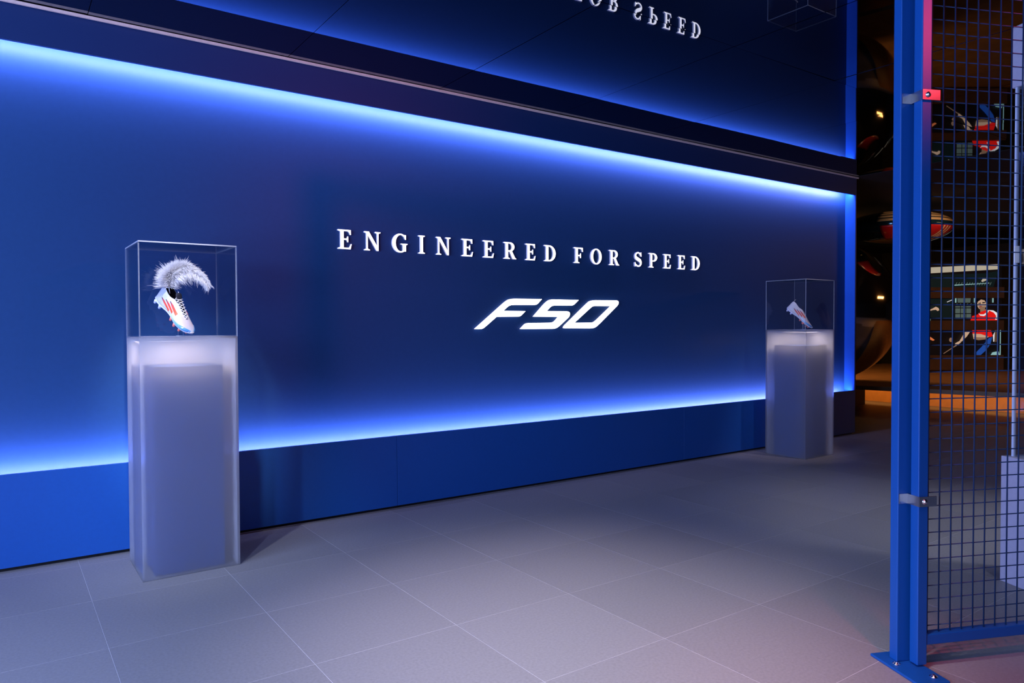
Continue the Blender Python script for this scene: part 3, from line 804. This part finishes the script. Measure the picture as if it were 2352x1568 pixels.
for r_ in range(3):
    for c_ in range(3):
        x, y = 2192+c_*12.5, 703+r_*10
        if r_ == 0: y, h_ = 703, 3
        else: y, h_ = 708+(r_-1)*13, 11
        flat('picture_box', [(x, y), (x+11, y), (x+11, y+h_), (x, y+h_)], 'gray')
for x in (2196, 2212): flat('picture_box', [(x, 684), (x+15, 684), (x+14, 695), (x+1, 695)], 'gray')
for x in (2191, 2234, 2276): flat('picture_edge', [(x, 684), (x+3, 684), (x+3, 695), (x, 695)], 'aqua')
flat('picture_lamp', [(2172, 693), (2184, 688), (2185, 689), (2173, 694)], 'white')
# figure
flat('picture_neck', [(2248, 712), (2262, 710), (2263, 722), (2255, 725), (2250, 722)], 'skin_d')
flat('picture_hair', ellp(2254, 697, 12, 14), 'hair')
flat('picture_face', ellp(2252, 699, 10.5, 12.5), 'skin')
flat('picture_jaw', [(2244, 704), (2261, 703), (2259, 710), (2254, 713), (2248, 711)], 'skin_d')
flat('picture_fringe', [(2241, 694), (2244, 687), (2253, 684), (2263, 688), (2265, 700), (2262, 696), (2258, 690), (2250, 688)], 'hair')
flat('picture_eye', [(2244, 696), (2250, 695), (2250, 697), (2244, 698)], 'hair'); flat('picture_eye', [(2253, 694), (2260, 694), (2260, 696), (2253, 697)], 'hair')
flat('picture_nose', [(2247, 697), (2249, 697), (2249, 701), (2246, 701)], 'skin_d'); flat('picture_lips', [(2245, 703), (2249, 702), (2253, 703), (2249, 706)], 'lips')
flat('picture_shirt', [(2226, 736), (2230, 726), (2243, 722), (2250, 716), (2262, 712), (2280, 716), (2288, 726), (2290, 736)], 'red')
flat('picture_collar', [(2244, 719), (2248, 722), (2256, 722), (2262, 718), (2265, 712), (2268, 714), (2264, 721), (2257, 726), (2248, 725)], 'white')
flat('picture_sleeve_stripe', [(2266, 712), (2278, 713), (2286, 718), (2290, 728), (2289, 734), (2282, 734), (2285, 726), (2279, 718)], 'white')
flat('picture_emblem', [(2259, 731), (2263, 729), (2264, 731), (2260, 732)], 'white')
flat('picture_shirt_hem', [(2230, 758), (2273, 758), (2277, 772), (2270, 774), (2250, 767), (2231, 766)], 'red')
flat('picture_waist', [(2231, 766), (2250, 767), (2268, 773), (2264, 777), (2245, 780), (2233, 778)], 'skin')
flat('picture_waist_shade', [(2233, 774), (2266, 775), (2262, 779), (2245, 781), (2235, 779)], 'skin_d')
flat('picture_jeans', [(2240, 808), (2252, 796), (2262, 784), (2268, 776), (2276, 774), (2272, 790), (2262, 804), (2250, 815), (2240, 815)], 'blue')
flat('picture_arm', [(2214, 760), (2226, 760), (2218, 772), (2206, 784), (2200, 784), (2205, 776)], 'skin')
flat('picture_hand', [(2191, 788), (2200, 783), (2205, 785), (2198, 791), (2192, 795)], 'skin')
flat('picture_stick', [(2164, 811), (2191, 793), (2193, 794), (2165, 812)], 'skin_d')
flat('picture_hand', [(2128, 712), (2137, 709), (2146, 704), (2152, 707), (2154, 712), (2150, 714), (2146, 711), (2138, 712), (2129, 715)], 'skin')
flat('picture_glint', [(2128, 730), (2134, 729), (2134, 736), (2129, 736)], 'aqua')
flat('picture_glow', [(2128, 772), (2134, 773), (2144, 780), (2140, 782), (2128, 777)], 'orange')
flat('picture_head', ellp(2181, 780, 4, 5), 'skin_d')
flat('picture_pillar', [(2281, 758), (2288, 758), (2288, 784), (2280, 786)], 'brown')
flat('picture_edge', [(2293, 758), (2295, 758), (2295, 815), (2293, 815)], 'aqua'); flat('picture_edge', [(2277, 770), (2281, 762), (2280, 784), (2278, 785)], 'white')
flat('picture_floor', [(2272, 815), (2276, 809), (2290, 806), (2293, 815)], 'aqua')
for y0_, y1_ in ((660, 685), (736, 758), (815, 849)):
    xa, xb = P(2085, 0)[0], P(2299, 0)[0]
    box('rail', xa, xb, -.075, -.05, P(0, y1_)[1], P(0, y0_)[1], M['dark_wood'], screen, .003)
bx0, bx1 = P(2085, 0)[0], P(2300, 0)[0]
box('leg', bx0+.02, bx0+.08, -.05, .0, 0.002, SZ, M['black'], screen); box('leg', bx1-.08, bx1-.02, -.05, .0, 0.002, SZ, M['black'], screen)
